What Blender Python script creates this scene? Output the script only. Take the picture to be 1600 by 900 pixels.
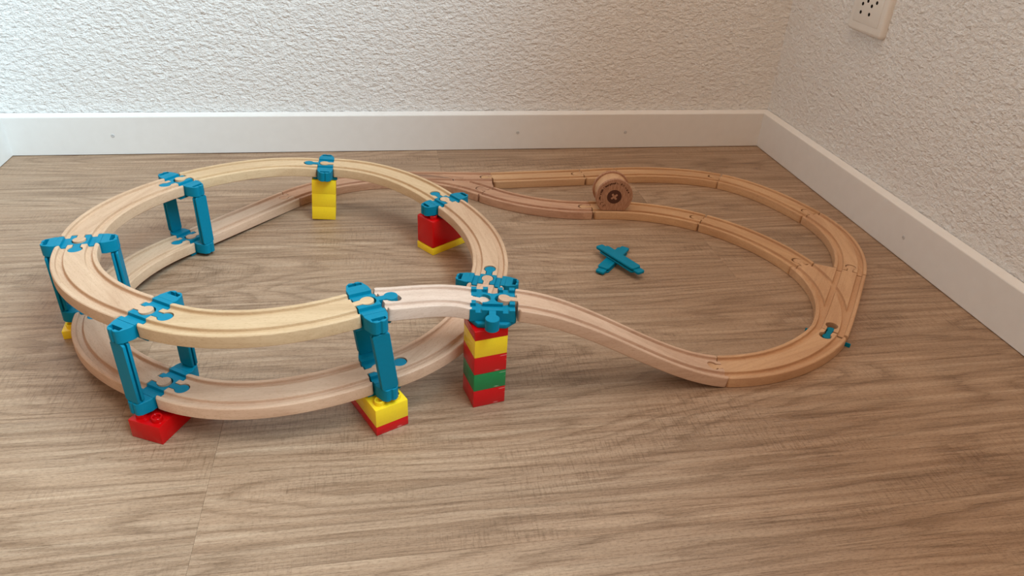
import bpy, bmesh, math, random
from mathutils import Vector, Matrix
random.seed(7)
for o in list(bpy.data.objects): bpy.data.objects.remove(o)
SC = bpy.context.scene
COL = SC.collection
MM = 0.001
R = math.radians

# ------------------------------------------------------------------ camera
F_PX, CAM_H = 1149.37, 458.54
CF = Vector((0.0, 0.85732629, -0.51477337))
CR = Vector((0.99836154, 0.02945585, 0.04905708))
CU = Vector((-0.05722101, 0.51392993, 0.8559216))
cam = bpy.data.cameras.new('camera'); cam_o = bpy.data.objects.new('camera', cam); COL.objects.link(cam_o)
cam.sensor_width = 36.0; cam.sensor_fit = 'HORIZONTAL'; cam.lens = F_PX / 1600 * 36
cam.clip_start = 0.02; cam.clip_end = 50
m3 = Matrix((CR, CU, -CF)).transposed()
cam_o.matrix_world = Matrix.Translation((0, 0, CAM_H * MM)) @ m3.to_4x4()
SC.camera = cam_o

# ------------------------------------------------------------------ light and exposure
world = bpy.data.worlds.new('room_light'); SC.world = world; world.use_nodes = True
bg = world.node_tree.nodes['Background']
bg.inputs[0].default_value = (1.0, 0.73, 0.54, 1); bg.inputs[1].default_value = 0.54

def area(name, loc, aim, sx, sy, watts, col):
    l = bpy.data.lights.new(name, 'AREA'); l.shape = 'RECTANGLE'; l.size = sx; l.size_y = sy
    l.energy = watts; l.color = col
    o = bpy.data.objects.new(name, l); COL.objects.link(o); o.location = loc
    o.rotation_euler = (Vector(aim) - Vector(loc)).to_track_quat('-Z', 'Y').to_euler()
    return o
# daylight: a recessed window high in the right-hand wall, facing left across the room
WX, WY, WZ = 0.68, -0.10, 1.7
area('window_daylight', (WX, WY, WZ), (WX - 0.98, WY - 0.197, WZ), 1.8, 1.3, 135, (0.56, 0.84, 1.0)).data.spread = R(160)
# added warm overhead fill, standing in for ambient bounce rather than a real lamp
area('overhead_fill', (0.1, 0.2, 2.4), (0.1, 0.2, 0.0), 1.2, 1.2, 15, (1.0, 0.72, 0.52))
vs = SC.view_settings
vs.view_transform = 'Standard'; vs.look = 'None'; vs.gamma = 1; vs.use_curve_mapping = False
vs.exposure = 0.0

# ------------------------------------------------------------------ material helpers
def srgb(r, g, b):
    f = lambda c: c / 12.92 if c <= 0.04045 else ((c + 0.055) / 1.055) ** 2.4
    return (f(r / 255), f(g / 255), f(b / 255), 1)

class NT:
    def __init__(s, name):
        s.m = bpy.data.materials.new(name); s.m.use_nodes = True
        s.t = s.m.node_tree; s.b = s.t.nodes['Principled BSDF']
    def n(s, typ, **kw):
        n = s.t.nodes.new(typ)
        for k, v in kw.items(): setattr(n, k, v)
        return n
    def l(s, a, b): s.t.links.new(a, b)
    def put(s, sock, v):
        if hasattr(v, 'is_linked'): s.l(v, sock)
        else: sock.default_value = v
    def math(s, op, a, b=0.0, c=None):
        n = s.n('ShaderNodeMath', operation=op)
        s.put(n.inputs[0], a); s.put(n.inputs[1], b)
        if c is not None: s.put(n.inputs[2], c)
        return n.outputs[0]
    def vmath(s, op, a, b):
        n = s.n('ShaderNodeVectorMath', operation=op)
        s.put(n.inputs[0], a); s.put(n.inputs[1], b); return n.outputs[0]
    def noise(s, vec, scale, detail=2, rough=0.5, dist=0.0):
        n = s.n('ShaderNodeTexNoise'); s.l(vec, n.inputs['Vector'])
        n.inputs['Scale'].default_value = scale; n.inputs['Detail'].default_value = detail
        n.inputs['Roughness'].default_value = rough; n.inputs['Distortion'].default_value = dist
        return n.outputs['Fac']
    def ramp(s, fac, stops):
        n = s.n('ShaderNodeValToRGB'); e = n.color_ramp.elements
        while len(e) < len(stops): e.new(0.5)
        for i, (p, c) in enumerate(stops): e[i].position = p; e[i].color = c if len(c) == 4 else (*c, 1)
        s.l(fac, n.inputs[0]); return n.outputs[0]
    def mix(s, typ, fac, a, b):
        n = s.n('ShaderNodeMix', data_type='RGBA', blend_type=typ)
        s.put(n.inputs[0], fac); s.put(n.inputs[6], a); s.put(n.inputs[7], b); return n.outputs[2]
    def bump(s, h, strength, dist):
        n = s.n('ShaderNodeBump'); s.l(h, n.inputs['Height'])
        n.inputs['Strength'].default_value = strength; n.inputs['Distance'].default_value = dist
        s.l(n.outputs[0], s.b.inputs['Normal'])

def plastic(name, col, rough=0.3, spec=0.5, scratch=0.0):
    k = NT(name); tc = k.n('ShaderNodeTexCoord')
    n = k.noise(tc.outputs['Object'], 400, 3)
    base = k.mix('MULTIPLY', 0.25, col, k.ramp(n, [(0.3, (0.82, 0.82, 0.82)), (0.7, (1, 1, 1))]))
    if scratch:
        v = k.vmath('MULTIPLY', tc.outputs['Object'], (60, 60, 420))
        mp = k.n('ShaderNodeMapping'); mp.inputs['Rotation'].default_value = (0.35, 0.35, 0)
        k.l(v, mp.inputs[0])
        s = k.noise(mp.outputs[0], 1.0, 2)
        mask = k.ramp(s, [(0.70, (0, 0, 0)), (0.74, (1, 1, 1))])
        base = k.mix('MIX', k.math('MULTIPLY', mask, scratch), base, (0.8, 0.7, 0.66, 1))
    k.l(base, k.b.inputs['Base Color']); k.b.inputs['Roughness'].default_value = rough
    k.b.inputs['Specular IOR Level'].default_value = spec
    k.bump(n, 0.05, 0.0004)
    return k.m

def wood(name, light, dark, fleck=0.35, line=0.25):
    k = NT(name)
    a = k.n('ShaderNodeAttribute', attribute_name='grain')
    v = a.outputs['Vector']
    big = k.noise(k.vmath('MULTIPLY', v, (6, 45, 30)), 1.0, 3, 0.5, 0.6)
    fine = k.noise(k.vmath('MULTIPLY', v, (120, 1500, 900)), 1.0, 2)
    fl = k.noise(k.vmath('MULTIPLY', v, (260, 1400, 1400)), 1.0, 1)
    ring = k.noise(k.vmath('MULTIPLY', v, (9, 260, 200)), 1.0, 2, 0.5, 0.8)
    c = k.ramp(big, [(0.3, dark), (0.7, light)])
    c = k.mix('MULTIPLY', line, c, k.ramp(ring, [(0.35, (0.72, 0.64, 0.58)), (0.6, (1, 1, 1))]))
    c = k.mix('MULTIPLY', fleck, c, k.ramp(fl, [(0.30, (0.66, 0.54, 0.45)), (0.42, (1, 1, 1))]))
    c = k.mix('MULTIPLY', 0.3, c, k.ramp(fine, [(0.3, (0.86, 0.82, 0.78)), (0.7, (1, 1, 1))]))
    k.l(c, k.b.inputs['Base Color']); k.b.inputs['Roughness'].default_value = 0.55
    k.b.inputs['Specular IOR Level'].default_value = 0.3
    k.bump(fine, 0.12, 0.0004)
    return k.m

M = {}
M['teal'] = plastic('teal_plastic', srgb(0, 125, 155), 0.48, 0.14)
M['red'] = plastic('red_plastic', srgb(200, 8, 12), 0.16, 0.3)
M['red_worn'] = plastic('red_plastic_worn', srgb(204, 18, 24), 0.28, 0.35, 0.4)
M['yellow'] = plastic('yellow_plastic', srgb(252, 216, 40), 0.2, 0.45)
M['green'] = plastic('green_plastic_worn', srgb(18, 132, 72), 0.3, 0.5, 0.4)
W = {
 'pale': wood('beech_pale', srgb(212, 180, 150), srgb(195, 160, 130)),
 'cream': wood('beech_cream', srgb(213, 184, 147), srgb(198, 166, 128)),
 'rose': wood('beech_rose', srgb(212, 178, 152), srgb(194, 158, 132)),
 'blush': wood('beech_blush', srgb(224, 190, 162), srgb(206, 168, 140)),
 'white': wood('beech_white', srgb(224, 200, 183), srgb(208, 182, 164)),
 'tan': wood('beech_tan', srgb(210, 170, 132), srgb(192, 150, 114)),
 'brown': wood('beech_brown', srgb(202, 160, 130), srgb(178, 136, 110), 0.35, 0.5),
 'honey': wood('beech_honey', srgb(212, 172, 131), srgb(190, 148, 109)),
}
def spool_wood():
    k = NT('spool_end_grain'); a = k.n('ShaderNodeTexCoord')
    v = k.vmath('MULTIPLY', a.outputs['Object'], (1, 1, 1))
    n = k.noise(k.vmath('MULTIPLY', v, (900, 200, 120)), 1.0, 2, 0.5, 0.4)
    c = k.ramp(n, [(0.35, srgb(150, 105, 78)), (0.65, srgb(184, 138, 108))])
    k.l(c, k.b.inputs['Base Color']); k.b.inputs['Roughness'].default_value = 0.6
    return k.m
M['spool'] = spool_wood()
M['print'] = plastic('burnt_print', srgb(84, 52, 40), 0.7, 0.2)

def flat(name, col, rough=0.5, spec=0.4):
    k = NT(name); tc = k.n('ShaderNodeTexCoord')
    n = k.noise(tc.outputs['Object'], 60, 4)
    c = k.mix('MULTIPLY', 0.3, col, k.ramp(n, [(0.3, (0.9, 0.89, 0.88)), (0.7, (1, 1, 1))]))
    k.l(c, k.b.inputs['Base Color']); k.b.inputs['Roughness'].default_value = rough
    k.b.inputs['Specular IOR Level'].default_value = spec
    return k.m
M['paint'] = flat('baseboard_paint', srgb(232, 230, 227), 0.4)
M['socket'] = flat('socket_plastic', srgb(232, 228, 222), 0.35)
M['dark'] = flat('dark_hole', srgb(20, 14, 12), 0.8, 0.1)
M['steel'] = flat('screw_metal', srgb(200, 200, 200), 0.35)

def stucco():
    k = NT('stucco_plaster'); tc = k.n('ShaderNodeTexCoord')
    mp = k.n('ShaderNodeMapping'); mp.inputs['Rotation'].default_value = (R(-25), R(30), 0)
    mp.inputs['Scale'].default_value = (105, 105, 175)
    k.l(tc.outputs['Object'], mp.inputs[0])
    a = k.noise(mp.outputs[0], 1.0, 4, 0.6, 0.25)
    b = k.noise(tc.outputs['Object'], 330, 3, 0.6)
    h = k.math('ADD', a, k.math('MULTIPLY', b, 0.30))
    c = k.ramp(a, [(0.3, srgb(242, 240, 237)), (0.6, srgb(248, 247, 245))])
    k.l(c, k.b.inputs['Base Color']); k.b.inputs['Roughness'].default_value = 0.85
    k.b.inputs['Specular IOR Level'].default_value = 0.2
    k.bump(h, 1.0, 0.0075)
    return k.m
M['stucco'] = stucco()

def vinyl():
    k = NT('vinyl_plank'); tc = k.n('ShaderNodeTexCoord'); oi = k.n('ShaderNodeObjectInfo')
    off = k.n('ShaderNodeCombineXYZ'); k.l(k.math('MULTIPLY', oi.outputs['Random'], 37.0), off.inputs[0])
    k.l(k.math('MULTIPLY', oi.outputs['Random'], 91.0), off.inputs[1])
    v = k.vmath('ADD', tc.outputs['Object'], off.outputs[0])
    # growth rings: contour lines of a stretched noise give the closed cathedral loops
    field = k.noise(k.vmath('MULTIPLY', v, (1.5, 9.5, 1)), 1.0, 1, 0.4)
    jit = k.noise(k.vmath('MULTIPLY', v, (7, 70, 1)), 1.0, 3, 0.6)
    ph = k.math('ADD', k.math('MULTIPLY', field, 19.0), k.math('MULTIPLY', jit, 1.5))
    ring = k.math('FRACT', ph)                                   # saw-tooth: soft rise, sharp late-wood line
    streak = k.noise(k.vmath('MULTIPLY', v, (2.5, 120, 1)), 1.0, 5, 0.68, 0.15)
    lines = k.noise(k.vmath('MULTIPLY', v, (14, 560, 1)), 1.0, 4, 0.75)
    pores = k.noise(k.vmath('MULTIPLY', v, (230, 800, 1)), 1.0, 4, 0.8)
    saw = k.noise(k.vmath('MULTIPLY', v, (520, 55, 1)), 1.0, 3, 0.65)
    patch = k.noise(k.vmath('MULTIPLY', v, (6, 14, 1)), 1.0, 3)
    cloud = k.noise(k.vmath('MULTIPLY', v, (2.2, 10, 1)), 1.0, 4, 0.6)
    c = k.ramp(streak, [(0.26, srgb(138, 110, 86)), (0.44, srgb(162, 134, 109)), (0.56, srgb(174, 147, 122)), (0.76, srgb(190, 166, 141))])
    c = k.mix('MULTIPLY', 0.75, c, k.ramp(ring, [(0.0, (0.80, 0.77, 0.74)), (0.12, (1.0, 1.0, 1.0)), (0.62, (1.06, 1.06, 1.06)), (1.0, (0.64, 0.59, 0.54))]))
    c = k.mix('MULTIPLY', 0.8, c, k.ramp(lines, [(0.36, (0.60, 0.56, 0.52)), (0.48, (0.97, 0.97, 0.97)), (0.62, (1.0, 1.0, 1.0)), (0.74, (1.1, 1.1, 1.1))]))
    c = k.mix('MULTIPLY', 0.75, c, k.ramp(pores, [(0.36, (0.62, 0.58, 0.54)), (0.50, (1, 1, 1)), (0.66, (1.1, 1.1, 1.1))]))
    sm = k.math('MULTIPLY', k.ramp(patch, [(0.46, (0, 0, 0)), (0.62, (1, 1, 1))]), 0.6)
    c = k.mix('MULTIPLY', sm, c, k.ramp(saw, [(0.36, (0.60, 0.56, 0.52)), (0.50, (1, 1, 1))]))
    c = k.mix('MULTIPLY', 0.8, c, k.ramp(cloud, [(0.3, (0.82, 0.80, 0.78)), (0.7, (1.14, 1.13, 1.12))]))
    k.l(c, k.b.inputs['Base Color'])
    k.put(k.b.inputs['Roughness'], k.math('MULTIPLY_ADD', lines, 0.2, 0.36))
    k.b.inputs['Specular IOR Level'].default_value = 0.42
    k.bump(k.math('ADD', lines, k.math('MULTIPLY', pores, 0.8)), 0.3, 0.0006)
    return k.m
M['vinyl'] = vinyl()

# ------------------------------------------------------------------ object helpers (millimetres in, metres out)
def mesh_from(name, verts, faces, mat, smooth=35):
    me = bpy.data.meshes.new(name); me.from_pydata([(x * MM, y * MM, z * MM) for x, y, z in verts], [], faces)
    me.materials.append(mat); me.validate()
    bm = bmesh.new(); bm.from_mesh(me); bmesh.ops.recalc_face_normals(bm, faces=bm.faces); bm.to_mesh(me); bm.free()
    finish(me, smooth); return me
def finish(me, smooth=35):
    if smooth:
        me.polygons.foreach_set('use_smooth', [True] * len(me.polygons))
        me.set_sharp_from_angle(angle=R(smooth))
def obj(name, me, parent=None, loc=None, rz=0.0):
    o = bpy.data.objects.new(name, me); COL.objects.link(o)
    if parent: o.parent = parent
    if loc is not None: o.location = tuple(c * MM for c in loc)
    o.rotation_euler = (0, 0, rz)
    return o
def tag(o, label, cat, group=None):
    o['label'] = label; o['category'] = cat
    if group: o['group'] = group
    return o
def thing(name, label, cat, loc=(0, 0, 0), rz=0.0, group=None):
    return tag(obj(name, None, None, loc, rz), label, cat, group)
def struct(o): o['kind'] = 'structure'; return o

def box(x0, x1, y0, y1, z0, z1):
    v = [(x, y, z) for z in (z0, z1) for x, y in ((x0, y0), (x1, y0), (x1, y1), (x0, y1))]
    return v, [(3, 2, 1, 0), (4, 5, 6, 7), (0, 1, 5, 4), (1, 2, 6, 5), (2, 3, 7, 6), (3, 0, 4, 7)]
def prism(poly, z0, z1):
    n = len(poly)
    v = [(x, y, z0) for x, y in poly] + [(x, y, z1) for x, y in poly]
    f = [tuple(reversed(range(n))), tuple(range(n, 2 * n))] + [(i, (i + 1) % n, n + (i + 1) % n, n + i) for i in range(n)]
    return v, f
def join(*vf):
    V, Fc = [], []
    for v, f in vf:
        b = len(V); V += list(v); Fc += [tuple(i + b for i in q) for q in f]
    return V, Fc
def bevelled(name, vf, mat, w, seg=2, smooth=40, limit=40):
    me = mesh_from(name, vf[0], vf[1], mat, 0)
    bm = bmesh.new(); bm.from_mesh(me)
    es = [e for e in bm.edges if len(e.link_faces) == 2 and e.calc_face_angle() > R(limit)]
    bmesh.ops.bevel(bm, geom=es, offset=w * MM, segments=seg, profile=0.5, affect='EDGES', clamp_overlap=True)
    bm.to_mesh(me); bm.free(); finish(me, smooth); return me
def boolean(me, cutters, op='DIFFERENCE'):
    """me and cutters are meshes in one space; returns the cut mesh"""
    tmp = bpy.data.objects.new('tmp', me); COL.objects.link(tmp); cs = []
    for c in cutters:
        co = bpy.data.objects.new('tmp_cutter', c); COL.objects.link(co); cs.append(co)
        md = tmp.modifiers.new('b', 'BOOLEAN'); md.object = co; md.operation = op; md.solver = 'EXACT'
    dg = bpy.context.evaluated_depsgraph_get()
    out = bpy.data.meshes.new_from_object(tmp.evaluated_get(dg))
    for o in cs + [tmp]:
        d = o.data; bpy.data.objects.remove(o); bpy.data.meshes.remove(d)
    return out
def keyhole(neck, rad, length, grow=0.0, back=0.0, n=22):
    """plan outline of a peg pointing to +x from x=-back; head centre at x=length"""
    h = neck / 2 + grow; r = rad + grow; a0 = math.asin(min(0.99, h / r))
    pts = [(-back, -h)]
    for i in range(n + 1):
        a = -math.pi + a0 + (2 * math.pi - 2 * a0) * i / n
        pts.append((length + r * math.cos(a), r * math.sin(a)))
    pts.append((-back, h)); return pts

# ------------------------------------------------------------------ setting
WA = 0.19853
WT = Vector((math.cos(WA), math.sin(WA))); WN = Vector((-math.sin(WA), math.cos(WA)))
N_BACK, T_RIGHT, T_LEFT = 1216.2, 694.7, -570.2
def room(name, vf, mat, bev=0):
    me = bevelled(name, vf, mat, bev) if bev else mesh_from(name, vf[0], vf[1], mat, 0)
    return struct(obj(name, me, None, (0, 0, 0), WA))
BT = 13.0   # baseboard thickness
floor = room('floor', box(-1500, 1200, -1400, 1400, -30, -4.2), M['vinyl'])
PW, PL = 185.0, 1220.0
pl_me = bevelled('plank', box(-PL / 2 + .06, PL / 2 - .06, -PW / 2 + .06, PW / 2 - .06, -4.2, 0), M['vinyl'], 0.13, 1)
rows = {373: -150, 743: 442, 1113: 98, 558: 980, 928: -820, 188: 610}
for n0 in range(-1292, 1200, 185):
    s = rows.get(n0, random.uniform(-600, 600))
    while s > -1500: s -= PL
    while s < 1200:
        if s + PL > -1400 and s < 1150:
            c = WT * (s + PL / 2) + WN * (n0 + PW / 2)
            p = obj('plank', pl_me, floor); p.location = ((s + PL / 2) * MM, (n0 + PW / 2) * MM, 0)
        s += PL
room('wall_back', box(T_LEFT - 120, T_RIGHT + 120, N_BACK + BT, N_BACK + BT + 100, -30, 1500), M['stucco'])
room('wall_right', box(T_RIGHT + BT, T_RIGHT + BT + 100, -900, N_BACK + BT, -30, 1500), M['stucco'])
room('wall_left', box(T_LEFT - BT - 100, T_LEFT - BT, 980, N_BACK + BT, -30, 1500), M['stucco'])
HB = 62.5
def base_profile(): return [(0, 1.0), (0, HB - 1.2), (0.5, HB), (BT - 2, HB + 3.2), (BT - 1.1, HB + 3.2), (BT - 1.1, 1.0)]
def base_run(name, axis, a0, a1, m0, m1, off, sgn):
    """extrude the profile; m0/m1 = mitre slope at the ends"""
    V = []
    for a, m in ((a0, m0), (a1, m1)):
        for d, z in base_profile():
            q = a + m * d
            V.append((q, off + sgn * d, z) if axis == 'x' else (off + sgn * d, q, z))
    n = 6; Fc = [tuple(range(n)), tuple(reversed(range(n, 2 * n)))] + [(i, (i + 1) % n, n + (i + 1) % n, n + i) for i in range(n)]
    return room(name, (V, Fc), M['paint'])
bb = base_run('baseboard_back', 'x', T_LEFT, T_RIGHT, -1, 1, N_BACK, 1)
br = base_run('baseboard_right', 'y', -880, N_BACK - 0.15, 0, 1, T_RIGHT, 1)
bl = base_run('baseboard_left', 'y', 990, N_BACK, 0, 1, T_LEFT, -1)
def lathe(profile, n=20):
    """profile (r,z) list, axis z; closed solid"""
    V, Fc = [], []
    for r, z in profile:
        for i in range(n): V.append((r * math.cos(2 * math.pi * i / n), r * math.sin(2 * math.pi * i / n), z))
    for j in range(len(profile) - 1):
        for i in range(n):
            Fc.append((j * n + i, j * n + (i + 1) % n, (j + 1) * n + (i + 1) % n, (j + 1) * n + i))
    Fc.append(tuple(reversed(range(n)))); Fc.append(tuple(range((len(profile) - 1) * n, len(profile) * n)))
    return V, Fc
scr_me = mesh_from('screw', *lathe([(2.9, -2), (2.9, 0.3), (2.4, 0.9), (1.1, 1.0), (0.9, 0.3)], 16), M['steel'], 30)
for t, z in ((-416.8, 32), (239.1, 31), (435, 29.5)):
    s = obj('screw', scr_me, bb, (t, N_BACK, z)); s.rotation_euler = (R(90), 0, 0)
s = obj('screw', scr_me, br, (T_RIGHT, 784.5, 30)); s.rotation_euler = (R(90), 0, R(-90))

# wall socket on the right wall
def wall_pt(n, z): return WT * (T_RIGHT + BT) + WN * n
so = thing('wall_socket', 'cream white mains socket plate with round pin holes on the right wall', 'socket')
c = WT * (T_RIGHT + BT) + WN * 1004.5
so.location = (c.x * MM, c.y * MM, 0.2915); so.rotation_euler = (0, 0, WA)
# local: -x towards the room, y along the wall, z up
so_pl = bevelled('plate', box(-9.0, 4, -42, 42, -42, 42), M['socket'], 5.0, 5); obj('plate', so_pl, so)
cov = bevelled('cover', box(-9.6, -8.5, -31, 31, -29, 31), M['socket'], 0.5, 2)
holes = [(15.9, -15.1), (-5, -14.8), (15.7, -3.5), (-6.1, -3.3), (5, 1.9), (-15.8, 2.8), (15.9, 14.5), (-5, 14.8), (5, 20)]
cyl = lambda y, z, r, x0, x1: [(x, y + r * math.cos(a), z + r * math.sin(a)) for x in (x0, x1) for a in [2 * math.pi * i / 16 for i in range(16)]]
def cylx(y, z, r, x0, x1):
    return cyl(y, z, r, x0, x1), [tuple(reversed(range(16))), tuple(range(16, 32))] + [(i, (i + 1) % 16, 16 + (i + 1) % 16, 16 + i) for i in range(16)]
obj('cover', cov, so)
for y, z in holes:
    obj('contact_hole', mesh_from('contact_hole', *cylx(y, z, 2.5, -9.75, -8.6), M['dark'], 30), so)

# ------------------------------------------------------------------ paths
class Path:
    """plan curve from p0 (heading a0) to p1 (heading a1), height profile zf(t) of the track's underside"""
    def __init__(s, p0, a0, p1, a1, z0=0.0, z1=0.0, ease=False):
        p0, p1 = Vector(p0), Vector(p1); ch = (p1 - p0).length
        d = abs((a1 - a0 + 180) % 360 - 180); d = R(d)
        h = ch / 3 if d < 0.02 else (4 / 3) * math.tan(d / 4) * ch / (2 * math.sin(d / 2))
        t0 = Vector((math.cos(R(a0)), math.sin(R(a0)))); t1 = Vector((math.cos(R(a1)), math.sin(R(a1))))
        q = [p0, p0 + t0 * h, p1 - t1 * h, p1]; N = 160; s.P = []
        for i in range(N + 1):
            t = i / N; u = 1 - t
            s.P.append(q[0] * u ** 3 + q[1] * 3 * u * u * t + q[2] * 3 * u * t * t + q[3] * t ** 3)
        L = [0.0]
        for i in range(N): L.append(L[-1] + (s.P[i + 1] - s.P[i]).length)
        T = L[-1]
        zf = (lambda t: z0 + (z1 - z0) * (t * t * (3 - 2 * t) * ease + t * (1 - ease))) if ease else (lambda t: z0 + (z1 - z0) * t)
        s.Q = [Vector((s.P[i].x, s.P[i].y, zf(L[i] / T))) for i in range(N + 1)]
        s.L = [0.0]
        for i in range(N): s.L.append(s.L[-1] + (s.Q[i + 1] - s.Q[i]).length)
        s.len = s.L[-1]; s.N = N; s.chord = math.atan2(p1.y - p0.y, p1.x - p0.x); s.p0 = p0
    def at(s, d):
        L = s.L; N = s.N
        if d <= 0: i, f = 0, d / (L[1] - L[0])
        elif d >= s.len: i = N - 1; f = 1 + (d - s.len) / (L[N] - L[N - 1])
        else:
            i = min(N - 1, max(0, int(d / s.len * N)))
            while L[i] > d: i -= 1
            while L[i + 1] < d: i += 1
            f = (d - L[i]) / (L[i + 1] - L[i])
        c = s.Q[i].lerp(s.Q[i + 1], f) if 0 <= f <= 1 else s.Q[i] + (s.Q[i + 1] - s.Q[i]) * f
        # smooth tangent
        def tan(j):
            a = s.Q[max(0, j - 1)]; b = s.Q[min(N, j + 1)]; return (b - a).normalized()
        g = min(1, max(0, f)); t = tan(i).lerp(tan(i + 1), g).normalized()
        left = Vector((-t.y, t.x, 0)).normalized(); up = t.cross(left)
        return c, left, up
    def map(s, x, v, w):
        c, l, u = s.at(x); return c + l * v + u * w

PROF = [(-19.2, 0), (19.2, 0), (20, 0.8), (20, 10.4), (19.7, 11.4), (18.9, 12), (16.3, 12), (15.7, 11.5), (15.4, 9.2), (14.8, 8.5), (9.9, 8.5),
        (9.3, 9.2), (9.0, 11.5), (8.5, 12), (-8.5, 12), (-9.0, 11.5), (-9.3, 9.2), (-9.9, 8.5), (-14.8, 8.5), (-15.4, 9.2), (-15.7, 11.5),
        (-16.3, 12), (-18.9, 12), (-19.7, 11.4), (-20, 10.4), (-20, 0.8)]
PLAIN = [(-19.2, 0), (19.2, 0), (20, 0.8), (20, 11), (19, 12), (-19, 12), (-20, 11), (-20, 0.8)]
def stations(L, step=4.0, ends=True):
    e = [0, 0.3, 1.0, 2.0, 3.2] if ends else [0]
    n = max(1, round((L - 2 * e[-1]) / step)); mid = [e[-1] + (L - 2 * e[-1]) * i / n for i in range(n + 1)]
    return e[:-1] + mid + [L - x for x in reversed(e[:-1])]
def sweep(L, prof, S, round_r=3.0):
    V, Fc, n = [], [], len(prof)
    for s in S:
        d = min(s, L - s); hw = 20.0
        if round_r and d < round_r: hw = 20 - round_r + math.sqrt(max(0, round_r ** 2 - (round_r - d) ** 2))
        hw = max(hw, 17.2)
        for v, w in prof:
            a = abs(v)
            if a > 16.3: a = 16.3 + (a - 16.3) * (hw - 16.3) / 3.7
            V.append((s, math.copysign(a, v), w))
    for j in range(len(S) - 1):
        for i in range(n): Fc.append((j * n + i, j * n + (i + 1) % n, (j + 1) * n + (i + 1) % n, (j + 1) * n + i))
    Fc.append(tuple(reversed(range(n)))); Fc.append(tuple(range((len(S) - 1) * n, len(S) * n)))
    return V, Fc
NECK, HEAD, PEGL = 6.2, 6.0, 11.8
GR = 0.75   # play between peg and hole
def grain(me, chord):
    off = Vector((random.uniform(0, 9), random.uniform(0, 9), random.uniform(0, 9)))
    a = me.attributes.new('grain', 'FLOAT_VECTOR', 'POINT'); rot = Matrix.Rotation(-chord, 3, 'Z')
    for i, v in enumerate(me.vertices): a.data[i].vector = rot @ v.co + off
def bend(me, path):
    for v in me.vertices: v.co = path.map(v.co.x / MM, v.co.y / MM, v.co.z / MM) * MM
def socket_cut(at, direction, z0=-2, z1=14, grow=GR):
    k = keyhole(NECK, HEAD, PEGL, grow, 2)
    pts = [(at + direction * x, y) for x, y in k]
    v, f = prism(pts, z0, z1); return mesh_from('cut', v, f, M['dark'], 0)
def peg_mesh(path, end, mat, h0=0.6, h1=12):
    k = keyhole(NECK, HEAD, PEGL, 0, 0)
    pts = [(path.len + x, y) if end else (-x, -y) for x, y in k]
    v, f = prism(pts, h0, h1); me = mesh_from('peg', v, f, mat, 0); bend(me, path); return me
def recenter(me, org):
    for v in me.vertices: v.co -= org
def track(name, path, mat, label, male='end', female='start', cat='track piece', group=None, prof=PROF):
    me = mesh_from(name, *sweep(path.len, prof, stations(path.len)), mat, 0)
    cuts = []
    if female in ('start', 'both'): cuts.append(socket_cut(0, 1))
    if female in ('end', 'both'): cuts.append(socket_cut(path.len, -1))
    if cuts: me = boolean(me, cuts)
    bend(me, path); grain(me, path.chord); finish(me, 32)
    me.materials.clear(); me.materials.append(mat)
    a, b = path.at(0)[0], path.at(path.len)[0]; org = Vector(((a.x + b.x) / 2, (a.y + b.y) / 2, min(a.z, b.z))) * MM
    t = thing(name, label, cat, org / MM, 0, group)
    recenter(me, org); obj('body', me, t)
    for e, on in ((0, male in ('start', 'both')), (1, male in ('end', 'both'))):
        if on:
            pm = peg_mesh(path, e, mat); grain(pm, path.chord); finish(pm, 32); recenter(pm, org); obj('peg', pm, t)
    return t

# ------------------------------------------------------------------ spiral joints: (x, y), heading of travel, stack height
PLATE = 5.0
PITCH = 76.8
J = {0: ((-407.4, 817.0), 241.2, 0.0), 1: ((-430.5, 636.5), 287.5, 9.6), 2: ((-303.0, 506.0), 336.0, 19.2), 3: ((-122.4, 524.0), 31.0, 28.8),
     4: ((-27.3, 687.3), 84.7, 38.4), 5: ((-92.5, 866.2), 132.0, 48.0), 6: ((-263.7, 937.5), 190.5, 58.9)}
for i in range(4): J[7 + i] = (J[i][0], J[i][1], J[i][2] + PITCH)
J[3] = ((-117.8, 532.0), 31.0, 28.8); J[2] = ((-304.0, 508.0), 336.0, 19.2)   # the lower joints stand slightly behind the upper ones
HB_U = 10.0     # half length of a connector body along the track
def jp(i, side):
    (x, y), a, z = J[i]; d = HB_U + 0.7
    return (x + side * d * math.cos(R(a)), y + side * d * math.sin(R(a)))
JC, JC_A, JC_Z = (-17.0, 571.0), 2.5, 86.4
jca = Vector((math.cos(R(JC_A)), math.sin(R(JC_A)))); jcn = Vector((-jca.y, jca.x))

ring = [ # from joint, to joint, wood, label
 (0, 1, 'pale', 'lower curved beech track rising from the floor joint at the far left of the spiral'),
 (1, 2, 'rose', 'lower curved beech track at the left, tucked below the highest left curve'),
 (2, 3, 'blush', 'lower curved beech track at the front between the red brick and yellow brick'),
 (3, 4, 'rose', 'lower curved beech track climbing behind the five-brick tower'),
 (4, 5, 'pale', 'curved beech track on the right of the spiral beside the tall red brick'),
 (5, 6, 'cream', 'curved beech track at the back between the tall red brick and yellow tower'),
 (6, 7, 'cream', 'upper curved beech track at the back left of the yellow tower'),
 (7, 8, 'pale', 'upper curved beech track at the far left of the spiral'),
 (8, 9, 'pale', 'upper curved beech track nearest left, seen from above with deep grooves'),
 (9, 10, 'cream', 'upper curved yellowish track bridging the front of the spiral')]
for a, b, w, lab in ring:
    p = Path(jp(a, 1), J[a][1], jp(b, -1), J[b][1], J[a][2] + PLATE, J[b][2] + PLATE)
    track('curved_track_piece', p, W[w], lab, group='curved tracks of the spiral')
e0 = Vector(JC) - jca * 20.9
p = Path(jp(10, 1), J[10][1], (e0.x, e0.y), JC_A + 2, J[10][2] + PLATE, JC_Z + PLATE)
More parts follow.
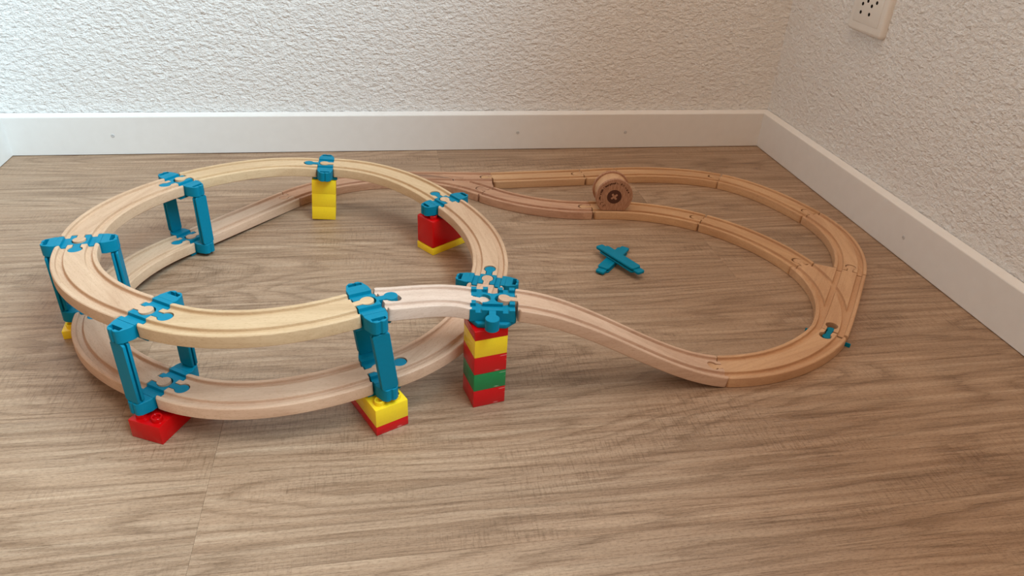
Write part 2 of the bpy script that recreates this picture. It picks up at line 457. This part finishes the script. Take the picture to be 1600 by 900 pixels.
track('short_curved_track_piece', p, W['white'], 'short pinkish-white curved track leading onto the five-brick tower')
e1 = Vector(JC) + jca * 20.9
p_ramp = Path((e1.x, e1.y), 8, (218.6, 611.5), 9, JC_Z + PLATE, 0, ease=0.66)
track('ramp_track_piece', p_ramp, W['rose'], 'S-shaped ramp track dropping from the brick tower to the floor', male='start', female='end')

# ------------------------------------------------------------------ floor loop
def fl(name, p0, a0, p1, a1, w, lab, male, female, z0=0, gap=0.75):
    d0 = Vector((math.cos(R(a0)), math.sin(R(a0)))) * gap; d1 = Vector((math.cos(R(a1)), math.sin(R(a1)))) * gap
    p = Path(Vector(p0) + d0, a0, Vector(p1) - d1, a1, z0, 0)
    return track(name, p, W[w], lab, male=male, female=female)
L1E, KJ, S1W, S21, C3S, C23, C12 = (-327, 967), (-189, 1059.5), (-41.5, 1078), (103, 1113.5), (160.5, 1129.5), (327.5, 1129), (437.5, 1005)
C6S, C67, C78, SWL, SWR, P2, P1 = (-47, 1024), (108.5, 988), (268, 966), (375, 843.5), (432, 834), (357, 690.5), (219, 611.5)
p0 = jp(0, -1)
fl('straight_track_piece', p0, 61.5, L1E, 61, 'rose', 'straight beech track on the floor behind the left teal uprights', 'start', 'end', PLATE, 0.0)
fl('curved_track_piece', L1E, 57, KJ, 11, 'brown', 'curved brown track on the floor passing behind the yellow tower', 'start', 'end')
fl('straight_track_piece', S1W, 13.8, S21, 13.8, 'honey', 'straight track on the floor in the back row, left of the spool', 'start', 'end')
fl('short_straight_track_piece', S21, 14.5, C3S, 12, 'honey', 'short straight track on the floor partly hidden by the wooden spool', 'start', 'end')
fl('curved_track_piece', C3S, 14, C23, -20, 'honey', 'curved track in the back row to the right of the spool', 'start', 'end')
fl('curved_track_piece', C23, -24, C12, -64, 'honey', 'curved track turning toward the right baseboard', 'start', 'end')
fl('curved_track_piece', C12, -65, SWR, -116, 'tan', 'curved track at the far right end of the floor loop', 'start', 'end')
fl('curved_track_piece', C6S, -35, C67, 8, 'brown', 'darker curved track with striped side, left of the spool', 'start', 'end')
fl('curved_track_piece', C67, 12, C78, -29, 'honey', 'curved track the wooden spool stands on', 'start', 'end')
fl('curved_track_piece', C78, -30, SWL, -68, 'honey', 'curved track between the spool track and the right junction', 'start', 'end')
fl('curved_track_piece', P1, 5, P2, 52, 'tan', 'curved track at the front right joining ramp and junction', 'start', 'end', gap=0.9)

GROOVE = [(-3.1, 9.1), (-2.5, 8.5), (2.5, 8.5), (3.1, 9.1), (3.4, 11.5), (4.2, 13), (-4.2, 13), (-3.4, 11.5)]
def mapped(path, vf, name='cut'):
    me = mesh_from(name, vf[0], vf[1], M['dark'], 0); bend(me, path); return me
def groove_cut(path, side):
    S = stations(path.len + 12, 4.0, False); n = len(GROOVE); V, Fc = [], []
    for s in S:
        for v, w in GROOVE: V.append((s - 6, v + side * 12.3, w))
    for j in range(len(S) - 1):
        for i in range(n): Fc.append((j * n + i, j * n + (i + 1) % n, (j + 1) * n + (i + 1) % n, (j + 1) * n + i))
    Fc.append(tuple(reversed(range(n)))); Fc.append(tuple(range((len(S) - 1) * n, len(S) * n)))
    return mapped(path, (V, Fc))
def sock(path, at, d):
    k = keyhole(NECK, HEAD, PEGL, GR, 2); v, f = prism([(at + d * x, y) for x, y in k], -2, 14); return mapped(path, (v, f))
def junction(label, pa, pb, mat, socks, pegs):
    A = mapped(pa, sweep(pa.len, PLAIN, stations(pa.len, 6.0, False), 0)); B = mapped(pb, sweep(pb.len, PLAIN, stations(pb.len, 5.0, False), 0))
    for v in B.vertices: v.co.z *= 0.9992
    # solid wedge of wood between the two branch ends
    sg = 1 if pb.map(pb.len, 0, 0).dot(pa.at(pa.len)[1]) > pa.map(pa.len, 0, 0).dot(pa.at(pa.len)[1]) else -1
    tri = [pa.map(pa.len - 1, sg * 14, 0), pa.map(pa.len - 1, sg * 19.6, 0), pb.map(pb.len - 1, -sg * 19.6, 0), pb.map(pb.len - 1, -sg * 14, 0), pb.map(pb.len * 0.55, 0, 0)]
    if sg < 0: tri.reverse()
    Wg = mesh_from('wedge', *prism([(p.x, p.y) for p in tri], 0.02, 11.96), M['dark'], 0)
    me = boolean(A, [B], 'UNION')
    me = boolean(me, [Wg], 'UNION')
    me = boolean(me, [groove_cut(q, s) for q in (pa, pb) for s in (-1, 1)])
    me = boolean(me, [sock(*a) for a in socks])
    me.materials.clear(); me.materials.append(mat)
    grain(me, pa.chord); finish(me, 32)
    a, b = pa.at(0)[0], pa.at(pa.len)[0]; org = Vector(((a.x + b.x) / 2, (a.y + b.y) / 2, 0)) * MM
    t = thing('junction_track_piece', label, 'track piece', org / MM); recenter(me, org); obj('body', me, t)
    for q, e in pegs:
        pm = peg_mesh(q, e, mat); grain(pm, pa.chord); finish(pm, 32); recenter(pm, org); obj('peg', pm, t)
def shrink(p0, a0, p1, a1, g=0.75):
    d0 = Vector((math.cos(R(a0)), math.sin(R(a0)))) * g; d1 = Vector((math.cos(R(a1)), math.sin(R(a1)))) * g
    return Path(Vector(p0) + d0, a0, Vector(p1) - d1, a1)
ja, jb = shrink(KJ, 8, S1W, 7), shrink(KJ, 9, C6S, -36)
junction('Y-shaped junction track at the back beside the spiral', ja, jb, W['brown'], [(ja, ja.len, -1), (jb, jb.len, -1)], [(ja, 0)])
ja, jb = shrink(P2, 60, SWR, 63, 1.0), shrink(P2, 59, SWL, 110, 1.0)
junction('Y-shaped junction track at the right end of the floor loop', ja, jb, W['tan'], [(ja, 0, 1)], [(ja, 1), (jb, 1)])

# teal double-ended coupling between the right junction and the front right curve
t = thing('track_coupling', 'small dark teal dogbone coupling joining two tracks at the right', 'coupling', (P2[0], P2[1], 0), R(56))
k1 = [(x, y) for x, y in keyhole(5.6, 4.6, 8.6, 0, 0)]; k2 = [(-x, -y) for x, y in k1]
obj('dogbone', bevelled('dogbone', prism(k1 + k2, 2, 9.5), M['teal'], 0.4, 1), t)
obj('cross_bar', bevelled('cross_bar', box(-0.7, 0.7, -25, 25, 0.2, 5), M['teal'], 0.25, 1), t)

# ------------------------------------------------------------------ teal connectors
CPROF = [(-20, 0), (20, 0), (20, 12), (15.6, 12), (15.1, 9.3), (9.6, 9.3), (9.0, 12), (-9.0, 12), (-9.6, 9.3), (-15.1, 9.3), (-15.6, 12), (-20, 12)]
def connector_meshes():
    out = {}
    V, Fc = [], []
    n = len(CPROF)
    for u in (-HB_U, HB_U):
        for v, w in CPROF: V.append((u, v, PLATE + w))
    Fc = [tuple(reversed(range(n))), tuple(range(n, 2 * n))] + [(i, (i + 1) % n, n + (i + 1) % n, n + i) for i in range(n)]
    b = mesh_from('body', V, Fc, M['teal'], 0)
    cut = mesh_from('cut', *prism([(-HB_U + x, y) for x, y in keyhole(NECK, HEAD, PEGL, GR, 2)], PLATE - 1, PLATE + 14), M['teal'], 0)
    b = boolean(b, [cut]); b.materials.clear(); b.materials.append(M['teal']); finish(b, 30); out['body'] = b
    out['peg'] = mesh_from('peg', *prism([(HB_U + x, y) for x, y in keyhole(NECK, HEAD, PEGL, 0, 0)], PLATE + 0.5, PLATE + 12), M['teal'], 32)
    oct_ = [(-16, -11), (-11, -16), (11, -16), (16, -11), (16, 11), (11, 16), (-11, 16), (-16, 11)]
    out['base_plate'] = bevelled('base_plate', prism([(-15.8, -15.8), (15.8, -15.8), (15.8, 15.8), (-15.8, 15.8)], 0, PLATE), M['teal'], 0.6, 1)
    for sg, nm in ((1, 'ear_in'), (-1, 'ear_out')):
        pl = [(-10, 20), (10, 20), (10, 23.5), (7.2, 31.5), (4.2, 34.2), (1.6, 34.2), (0, 33.0), (-1.6, 34.2), (-4.2, 34.2), (-7.2, 31.5), (-10, 23.5)]
        pl = [(x, sg * y) for x, y in pl]
        e = bevelled(nm, prism(pl, PLATE - 0.4, PLATE + 12), M['teal'], 0.35, 1, 30)
        c1 = mesh_from('cut', *box(-6.1, 6.1, *sorted((sg * 27.7, sg * 31.5)), PLATE - 3, PLATE + 14), M['teal'], 0)
        c2 = mesh_from('cut', *box(-1.4, 1.4, *sorted((sg * 31.0, sg * 32.4)), PLATE - 3, PLATE + 14), M['teal'], 0)
        e = boolean(e, [c1, c2]); e.materials.clear(); e.materials.append(M['teal']); finish(e, 30); out[nm] = e
    return out
CM = connector_meshes()
clab = {0: 'teal track connector lying on the floor at the far left', 1: 'teal track connector on the half-hidden yellow brick at the left edge',
 2: 'teal track connector resting on the low red brick at the front', 3: 'teal track connector resting on the low yellow brick at the front',
 4: 'teal track connector just behind the top of the five-brick tower', 5: 'teal track connector on the tall red brick',
 6: 'teal track connector on top of the yellow tower at the back', 7: 'upper teal track connector at the back left, raised on two uprights',
 8: 'upper teal track connector furthest left of the spiral', 9: 'upper teal track connector above the low red brick at the front left',
 10: 'upper teal track connector above the low yellow brick at the front'}
for i, ((x, y), a, z) in J.items():
    t = thing('track_connector', clab[i], 'connector', (x, y, z), R(a), 'teal track connectors')
    if i == 6: t.rotation_euler = (0, -R(4.3), R(a))
    for nm in ('body', 'peg', 'base_plate', 'ear_in', 'ear_out'): obj('ear' if nm.startswith('ear') else nm, CM[nm], t)

# cross connector on the tower
t = thing('cross_connector', 'square teal four-way connector on top of the five-brick tower', 'connector', (JC[0], JC[1], JC_Z), R(JC_A))
H = 20.3
b = mesh_from('body', *box(-H, H, -H, H, PLATE, PLATE + 12), M['teal'], 0)
cuts = []
for s in (-1, 1):
    for ax in (0, 1):
        g = box(-H - 2, H + 2, *sorted((s * 9.3, s * 15.3)), PLATE + 9.2, PLATE + 15)
        if ax: g = ([(y, x, z) for x, y, z in g[0]], [tuple(reversed(f)) for f in g[1]])
        cuts.append(mesh_from('cut', *g, M['teal'], 0))
b = boolean(b, cuts)
kh = keyhole(NECK, HEAD, PEGL, GR, 2)
cuts = [mesh_from('cut', *prism([(-H + x, y) for x, y in kh], PLATE + 1.5, PLATE + 15), M['teal'], 0),
        mesh_from('cut', *prism([(H - x, -y) for x, y in kh], PLATE + 1.5, PLATE + 15), M['teal'], 0),
        mesh_from('cut', *prism([(y, H - x) for x, y in keyhole(9.0, 6.0, 6.0, 0, 2)], PLATE + 1.5, PLATE + 15), M['teal'], 0)]
b = boolean(b, cuts); b.materials.clear(); b.materials.append(M['teal']); finish(b, 30); obj('body', b, t)
obj('base_plate', bevelled('base_plate', prism([(-22, -12), (-13, -24), (13, -24), (22, -14), (22, 14), (13, 23), (-13, 23), (-22, 14)], 0, PLATE), M['teal'], 1.0, 2), t)
obj('peg', bevelled('peg', prism([(y, -H - x) for x, y in keyhole(6.4, 6.4, 12.5, 0, 0)], PLATE + 0.5, PLATE + 12), M['teal'], 0.3, 1), t)

# ------------------------------------------------------------------ teal uprights: two plates on a tongued core
LEG = PITCH - 13.0          # free length between two ears
def upright_meshes():
    hw = 7.6; ch = 2.2
    pl = [(-hw, ch), (-hw + ch, 0), (hw - ch, 0), (hw, ch), (hw, LEG - ch), (hw - ch, LEG), (-hw + ch, LEG), (-hw, LEG - ch)]
    def pz(poly, y0, y1):   # poly in (x,z), extruded along y
        v, f = prism(poly, y0, y1); return [(x, z, y) for x, y, z in v], [tuple(reversed(q)) for q in f]
    A = bevelled('face_plate', pz(pl, -3.4, -0.8), M['teal'], 0.5, 1)
    B = bevelled('face_plate', pz(pl, 0.8, 3.4), M['teal'], 0.5, 1)
    core = [(-4.4, -9), (4.4, -9), (5.8, -7.4), (5.8, 0.4), (4.7, 1.0), (4.7, LEG - 1.0), (5.8, LEG - 0.4), (5.8, LEG + 7.4), (4.4, LEG + 9), (-4.4, LEG + 9), (-5.8, LEG + 7.4), (-5.8, LEG - 0.4), (-4.7, LEG - 1.0), (-4.7, 1.0), (-5.8, 0.4), (-5.8, -7.4)]
    Cc = bevelled('core', pz(core, -1.6, 1.6), M['teal'], 0.25, 1)
    return A, B, Cc
UM = upright_meshes()
side_l = {0: ('at the back left of the spiral, inner side', 'at the back left of the spiral, outer side'),
          1: ('inside the left edge of the spiral', 'outside the left edge of the spiral, in shade'),
          2: ('behind the low red brick, inner side', 'right above the low red brick, facing the camera'),
          3: ('behind the low yellow brick, inner side', 'right above the low yellow brick, facing the camera')}
def ear_pos(i, sg, dz):
    (x, y), a, z = J[i]; return Vector((x - math.sin(R(a)) * sg * 29.6, y + math.cos(R(a)) * sg * 29.6, z + dz))
for i in range(4):
    a = R(J[i][1])
    for sg, lab in zip((1, -1), side_l[i]):
        lo, hi = ear_pos(i, sg, PLATE + 12), ear_pos(7 + i, sg, PLATE - 1)
        zz = (hi - lo).normalized(); xx = Vector((math.cos(a), math.sin(a), 0)); yy = zz.cross(xx).normalized(); xx = yy.cross(zz)
        t = thing('track_riser', 'teal upright ' + lab, 'riser', (0, 0, 0), 0, 'teal uprights between the two levels')
        t.matrix_world = Matrix.Translation(lo * MM) @ Matrix((xx, yy, zz)).transposed().to_4x4()
        for nm, m in zip(('face_plate', 'face_plate', 'core'), UM): obj(nm, m, t)
for (x, y), a, z, lab in (((129, 843.5), 60.4, 3.45, 'loose teal upright lying on the floor beneath its crossed twin'),
                          ((136, 834), -53.5, 10.3, 'loose teal upright lying on top of its crossed twin')):
    t = thing('track_riser', lab, 'riser', (0, 0, 0), 0, 'loose teal uprights on the floor')
    d = Vector((math.cos(R(a)), math.sin(R(a)), 0)); t.location = Vector((x, y, z)) * MM - d * (LEG / 2 * MM)
    xx = Vector((-d.y, d.x, 0)); t.rotation_euler = Matrix((xx, xx.cross(d) * -1, d)).transposed().to_euler()
    for nm, m in zip(('face_plate', 'face_plate', 'core'), UM): obj(nm, m, t)

# ------------------------------------------------------------------ bricks
BU = 15.9
def brick_body(nx, ny, h, mat, bev=0.5, seg=2):
    return bevelled('body', box(0, nx * BU - 0.06, 0, ny * BU - 0.06, 0.03, h - 0.03), mat, bev, seg)
def stud_mesh(mat):
    return mesh_from('stud', *lathe([(4.7, -0.3), (4.7, 4.0), (4.4, 4.4), (3.4, 4.4), (3.2, 4.2), (3.2, 1.2)], 24), mat, 35)
BM = {}
def brick(loc, rz, nx, ny, h, mat, label, studs=(), group=None, bev=0.5, seg=2):
    key = (nx, ny, h, mat, bev)
    if key not in BM: BM[key] = brick_body(nx, ny, h, M[mat], bev, seg)
    if ('s', mat) not in BM: BM[('s', mat)] = stud_mesh(M[mat])
    t = thing('building_brick', label, 'brick', loc, rz, group)
    obj('body', BM[key], t)
    for i, j in studs: obj('stud', BM[('s', mat)], t, ((i + .5) * BU, (j + .5) * BU, h))
    return t
TA, TAr = (-30.3, 539.0), 0.403
g = 'bricks of the five-brick tower'
for z, h, m, lab in ((0, 19.2, 'red_worn', 'scratched red brick at the bottom of the five-brick tower'),
                     (19.2, 19.2, 'green', 'scratched green brick in the five-brick tower'),
                     (38.4, 19.2, 'red_worn', 'scratched red brick between the green and yellow bricks of the tower'),
                     (57.6, 19.2, 'yellow', 'yellow brick near the top of the five-brick tower'),
                     (76.8, 9.6, 'red', 'flat red half-height brick topping the five-brick tower')):
    brick((*TA, z), TAr, 2, 2, h, m, lab, (), g)
TILT = R(4.3)   # the tower leans with the sloping track it carries
ty = 0.20
def leaning(loc, rz, tilt, pivot):
    return Matrix.Translation(Vector(loc) * MM) @ Matrix.Rotation(rz, 4, 'Z') @ Matrix.Translation(Vector(pivot) * MM) @ Matrix.Rotation(tilt, 4, 'Y') @ Matrix.Translation(-Vector(pivot) * MM)
YT = leaning((-281.8, 914.2, 0), ty, TILT, (2 * BU, 0, 0))
for k, lab in enumerate(('bottom yellow brick of the plain yellow tower at the back', 'middle yellow brick of the plain yellow tower at the back', 'top yellow brick of the plain yellow tower at the back')):
    o = brick((0, 0, 0), 0, 2, 2, 19.2, 'yellow', lab, (), 'bricks of the yellow tower')
    o.matrix_world = YT @ Matrix.Translation((0, 0, k * 19.2 * MM))
a = 0.6395
brick((-113.1, 492.8, 0), a, 2, 4, 9.6, 'red_worn', 'flat red half-height brick under the low yellow brick')
brick((-113.1, 492.8, 9.6), a, 2, 4, 19.2, 'yellow', 'low yellow brick with open studs at the front of the spiral', [(0, 0), (1, 0), (0, 3), (1, 3)])
# red brick: long side along heading 1.303
brick((-293.4, 466.8, 0), 1.303, 4, 2, 19.2, 'red', 'low glossy red brick at the front left of the spiral', [(0, 0), (0, 1), (3, 0), (3, 1)])
a = 0.8223
brick((-104.3, 833.3, 0), a, 4, 2, 9.6, 'yellow', 'flat yellow half-height brick under the tall red brick')
brick((-104.3, 833.3, 9.6), a, 4, 2, 38.4, 'red', 'tall red brick with rounded corners at the back of the spiral', [(0, 0), (0, 1), (3, 0), (3, 1)], None, 2.2, 4)
brick((-458.3, 609.2, 0), R(18), 4, 2, 9.6, 'yellow', 'flat yellow half-height brick half hidden at the left edge', [(0, 0), (0, 1), (3, 0), (3, 1)])

# ------------------------------------------------------------------ wooden spool
SR, CUT = 27.0, -21.7
def disc_poly(r, n=48):
    out = []
    for i in range(n):
        a = 2 * math.pi * i / n; x, z = r * math.cos(a), r * math.sin(a); out.append((x, max(z, CUT)))
    return out
def reel(profile, mat, name):
    """profile: (radius, y); axis +y"""
    V, Fc, n = [], [], 48
    for r, y in profile: V += [(x, y, z) for x, z in disc_poly(r)]
    for j in range(len(profile) - 1):
        for i in range(n): Fc.append((j * n + i, j * n + (i + 1) % n, (j + 1) * n + (i + 1) % n, (j + 1) * n + i))
    Fc.append(tuple(range(n))); Fc.append(tuple(reversed(range((len(profile) - 1) * n, len(profile) * n))))
    me = mesh_from(name, V, Fc, mat, 32); return me
t = thing('wooden_spool', 'wooden spool with dark crossed emblem standing on the floor track', 'spool', (139.3, 978.0, 12.05), R(5))
zc = -CUT
def sp(name, me, par=t):
    o = obj(name, me, par, (0, 0, zc if par is t else 0)); return o
fd = sp('front_disc', reel([(SR - 0.8, 0), (SR, 0.8), (SR, 3.4), (SR - 0.5, 4.0)], M['spool'], 'front_disc'))
hub = reel([(24.2, 4.0), (23.4, 6), (23.4, 27), (24.2, 29)], W['tan'], 'hub'); grain(hub, 1.2); sp('hub', hub)
sp('rear_disc', reel([(SR - 0.5, 29), (SR, 29.6), (SR, 32.2), (SR - 0.8, 33)], M['spool'], 'rear_disc'))
def face_plate(poly, y0, y1):
    v, f = prism(poly, y0, y1); return [(x, z, y) for x, y, z in v], f
circ = [(10.6 * math.cos(2 * math.pi * i / 40), 10.6 * math.sin(2 * math.pi * i / 40)) for i in range(40)]
em = obj('emblem_disc', mesh_from('emblem_disc', *face_plate(circ, -0.12, 0.05), M['print'], 30), fd)
def bar(L, w, a):
    c, s = math.cos(a), math.sin(a); pts = []
    for k in range(12):
        th = -math.pi / 2 + math.pi * k / 11; pts.append((L / 2 + w / 2 * math.cos(th) * 0.5, w / 2 * math.sin(th)))
    pts += [(-x, -y) for x, y in pts]
    return [(x * c - y * s, x * s + y * c) for x, y in pts]
for q, ang in ((0, 38), (1, 128)):
    obj('emblem_bar', mesh_from('emblem_bar', *face_plate(bar(9.4, 3.0, R(ang)), -0.2 - 0.03 * q, -0.05), M['spool'], 30), em)
rnd = random.Random(3); strokes = []
def stroke(r, a, w, h, tilt):
    cx, cz = r * math.cos(a), r * math.sin(a); ca, sa = math.cos(a - math.pi / 2 + tilt), math.sin(a - math.pi / 2 + tilt)
    pts = [(cx + (x * ca - y * sa), cz + (x * sa + y * ca)) for x, y in ((-w / 2, -h / 2), (w / 2, -h / 2), (w / 2, h / 2), (-w / 2, h / 2))]
    strokes.append(face_plate(pts, -0.1, 0.05))
for a0, a1 in ((195, 78), (66, 14)):
    a = a0
    while a > a1:
        for _ in range(2): stroke(20.6 + rnd.uniform(-0.6, 0.6), R(a + rnd.uniform(-.7, .7)), rnd.choice((0.6, 0.7, 1.7)), rnd.choice((2.4, 2.2, 0.6)), rnd.uniform(-.3, .3))
        a -= rnd.choice((4.6, 5.2, 5.2, 8.0))
lt = obj('printed_lettering', mesh_from('printed_lettering', *join(*strokes), M['print'], 0), fd); lt['kind'] = 'stuff'
def arc(cx, cy, r, a0, a1, w, rot):
    o = [(r + w / 2, a) for a in range(a0, a1 + 1, 15)] + [(r - w / 2, a) for a in range(a1, a0 - 1, -15)]
    return [((cx + q * math.cos(R(a))), (cy + q * math.sin(R(a)))) for q, a in o]
def place(poly, ang, x, y):
    c, s = math.cos(R(ang)), math.sin(R(ang)); return [(x + px * c - py * s, y + px * s + py * c) for px, py in poly]
ce = [arc(-3, 0, 2.3, 90, 270, 0.7, 0), arc(2.4, 0, 2.3, 90, 270, 0.7, 0), [(0.1, -0.35), (2.0, -0.35), (2.0, 0.35), (0.1, 0.35)]]
for pts in ce:
    obj('conformity_mark', mesh_from('conformity_mark', *face_plate(place(pts, -45, -14.5, -13.5), -0.1, 0.05), M['print'], 0), fd)
